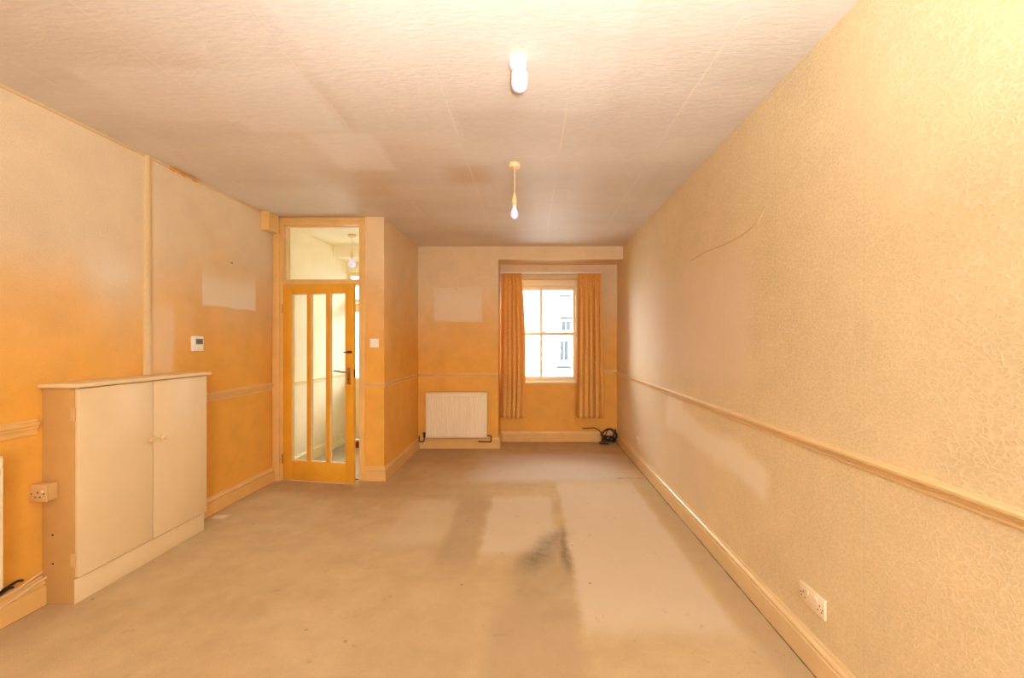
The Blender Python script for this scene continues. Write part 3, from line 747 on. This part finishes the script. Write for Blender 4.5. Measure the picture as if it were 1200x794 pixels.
bwin(1.50, 1.92, 1.95, 2.40, True, False); bwin(1.42, 1.80, .52, 1.42, False, True);
part(MB().box(1.40, 1.95, BY-.1, BY, 3.60, 3.68, .01), 'sill', M['slate'], bd)
bwin(-1.9, -1.3, 3.9, 4.6, False, False); bwin(5.0, 5.6, .6, 1.6, False, True); bwin(-5.0, -4.4, .6, 1.6, False, True)
struct(MB().box(-14, 16, YF+.3, BY+8, GZ-.2, GZ).build('ground', M['paving'], smooth=False))

# ------------------------------------------------------------------ light
w = bpy.data.worlds.new('overcast sky'); sc.world = w; w.use_nodes = True
bg = w.node_tree.nodes['Background']; bg.inputs[0].default_value = (0.90, 0.96, 1.0, 1); bg.inputs[1].default_value = 20.0
def area(name, loc, rot, sx, sy, power=0, col=(1,1,1), portal=False):
    l = bpy.data.lights.new(name, 'AREA'); l.shape = 'RECTANGLE'; l.size = sx; l.size_y = sy; l.energy = power; l.color = col
    if portal: l.cycles.is_portal = True
    o = bpy.data.objects.new(name, l); COL.objects.link(o); o.location = loc; o.rotation_euler = rot; return o
# daylight: sky portals in the street window and the front door
area('street_window_portal', ((WX0+WX1)/2, YF+.2, (WZ0+WZ1)/2), (-PI/2, 0, 0), WX1-WX0, WZ1-WZ0, portal=True)
area('front_door_portal', ((DX0+DX1)/2, YF+.2, 1.6), (-PI/2, 0, 0), DX1-DX0, 1.6, portal=True)
area('rear_fill_portal', ((RW[0]+RW[1])/2, YR-.05, (RW[2]+RW[3])/2), (PI/2, 0, 0), RW[1]-RW[0]-.1, RW[3]-RW[2]-.1, portal=True)  # sky fill through the added opening behind the camera
# the photographer's flash, bounced off the ceiling above and behind the camera
fl = bpy.data.lights.new('bounce_flash', 'SPOT'); fl.energy = 430; fl.color = (0.96, 0.98, 1.0); fl.spot_size = math.radians(156); fl.spot_blend = 1.0; fl.shadow_soft_size = .06
fo = bpy.data.objects.new('bounce_flash', fl); COL.objects.link(fo); fo.location = (.10, -.15, 1.42)
fo.rotation_euler = Vector((-.08, .16, 1)).to_track_quat('-Z', 'Y').to_euler()

# ------------------------------------------------------------------ camera
cam = bpy.data.cameras.new('camera'); co = bpy.data.objects.new('camera', cam); COL.objects.link(co)
co.location = (0, 0, EYE); co.rotation_euler = (PI/2, 0, 0)
cam.sensor_width = 36; cam.lens = 480/1200*36; cam.shift_x = -22/1200; cam.shift_y = 4/1200; cam.clip_start = .02
sc.camera = co
vs = sc.view_settings
vs.view_transform = 'Standard'; vs.look = 'None'; vs.gamma = 1; vs.use_curve_mapping = False; vs.exposure = 0.11
sc.cycles.max_bounces = 16; sc.cycles.diffuse_bounces = 10; sc.cycles.transparent_max_bounces = 16
sc.cycles.use_denoising = True
sc.cycles.sample_clamp_indirect = 8.0
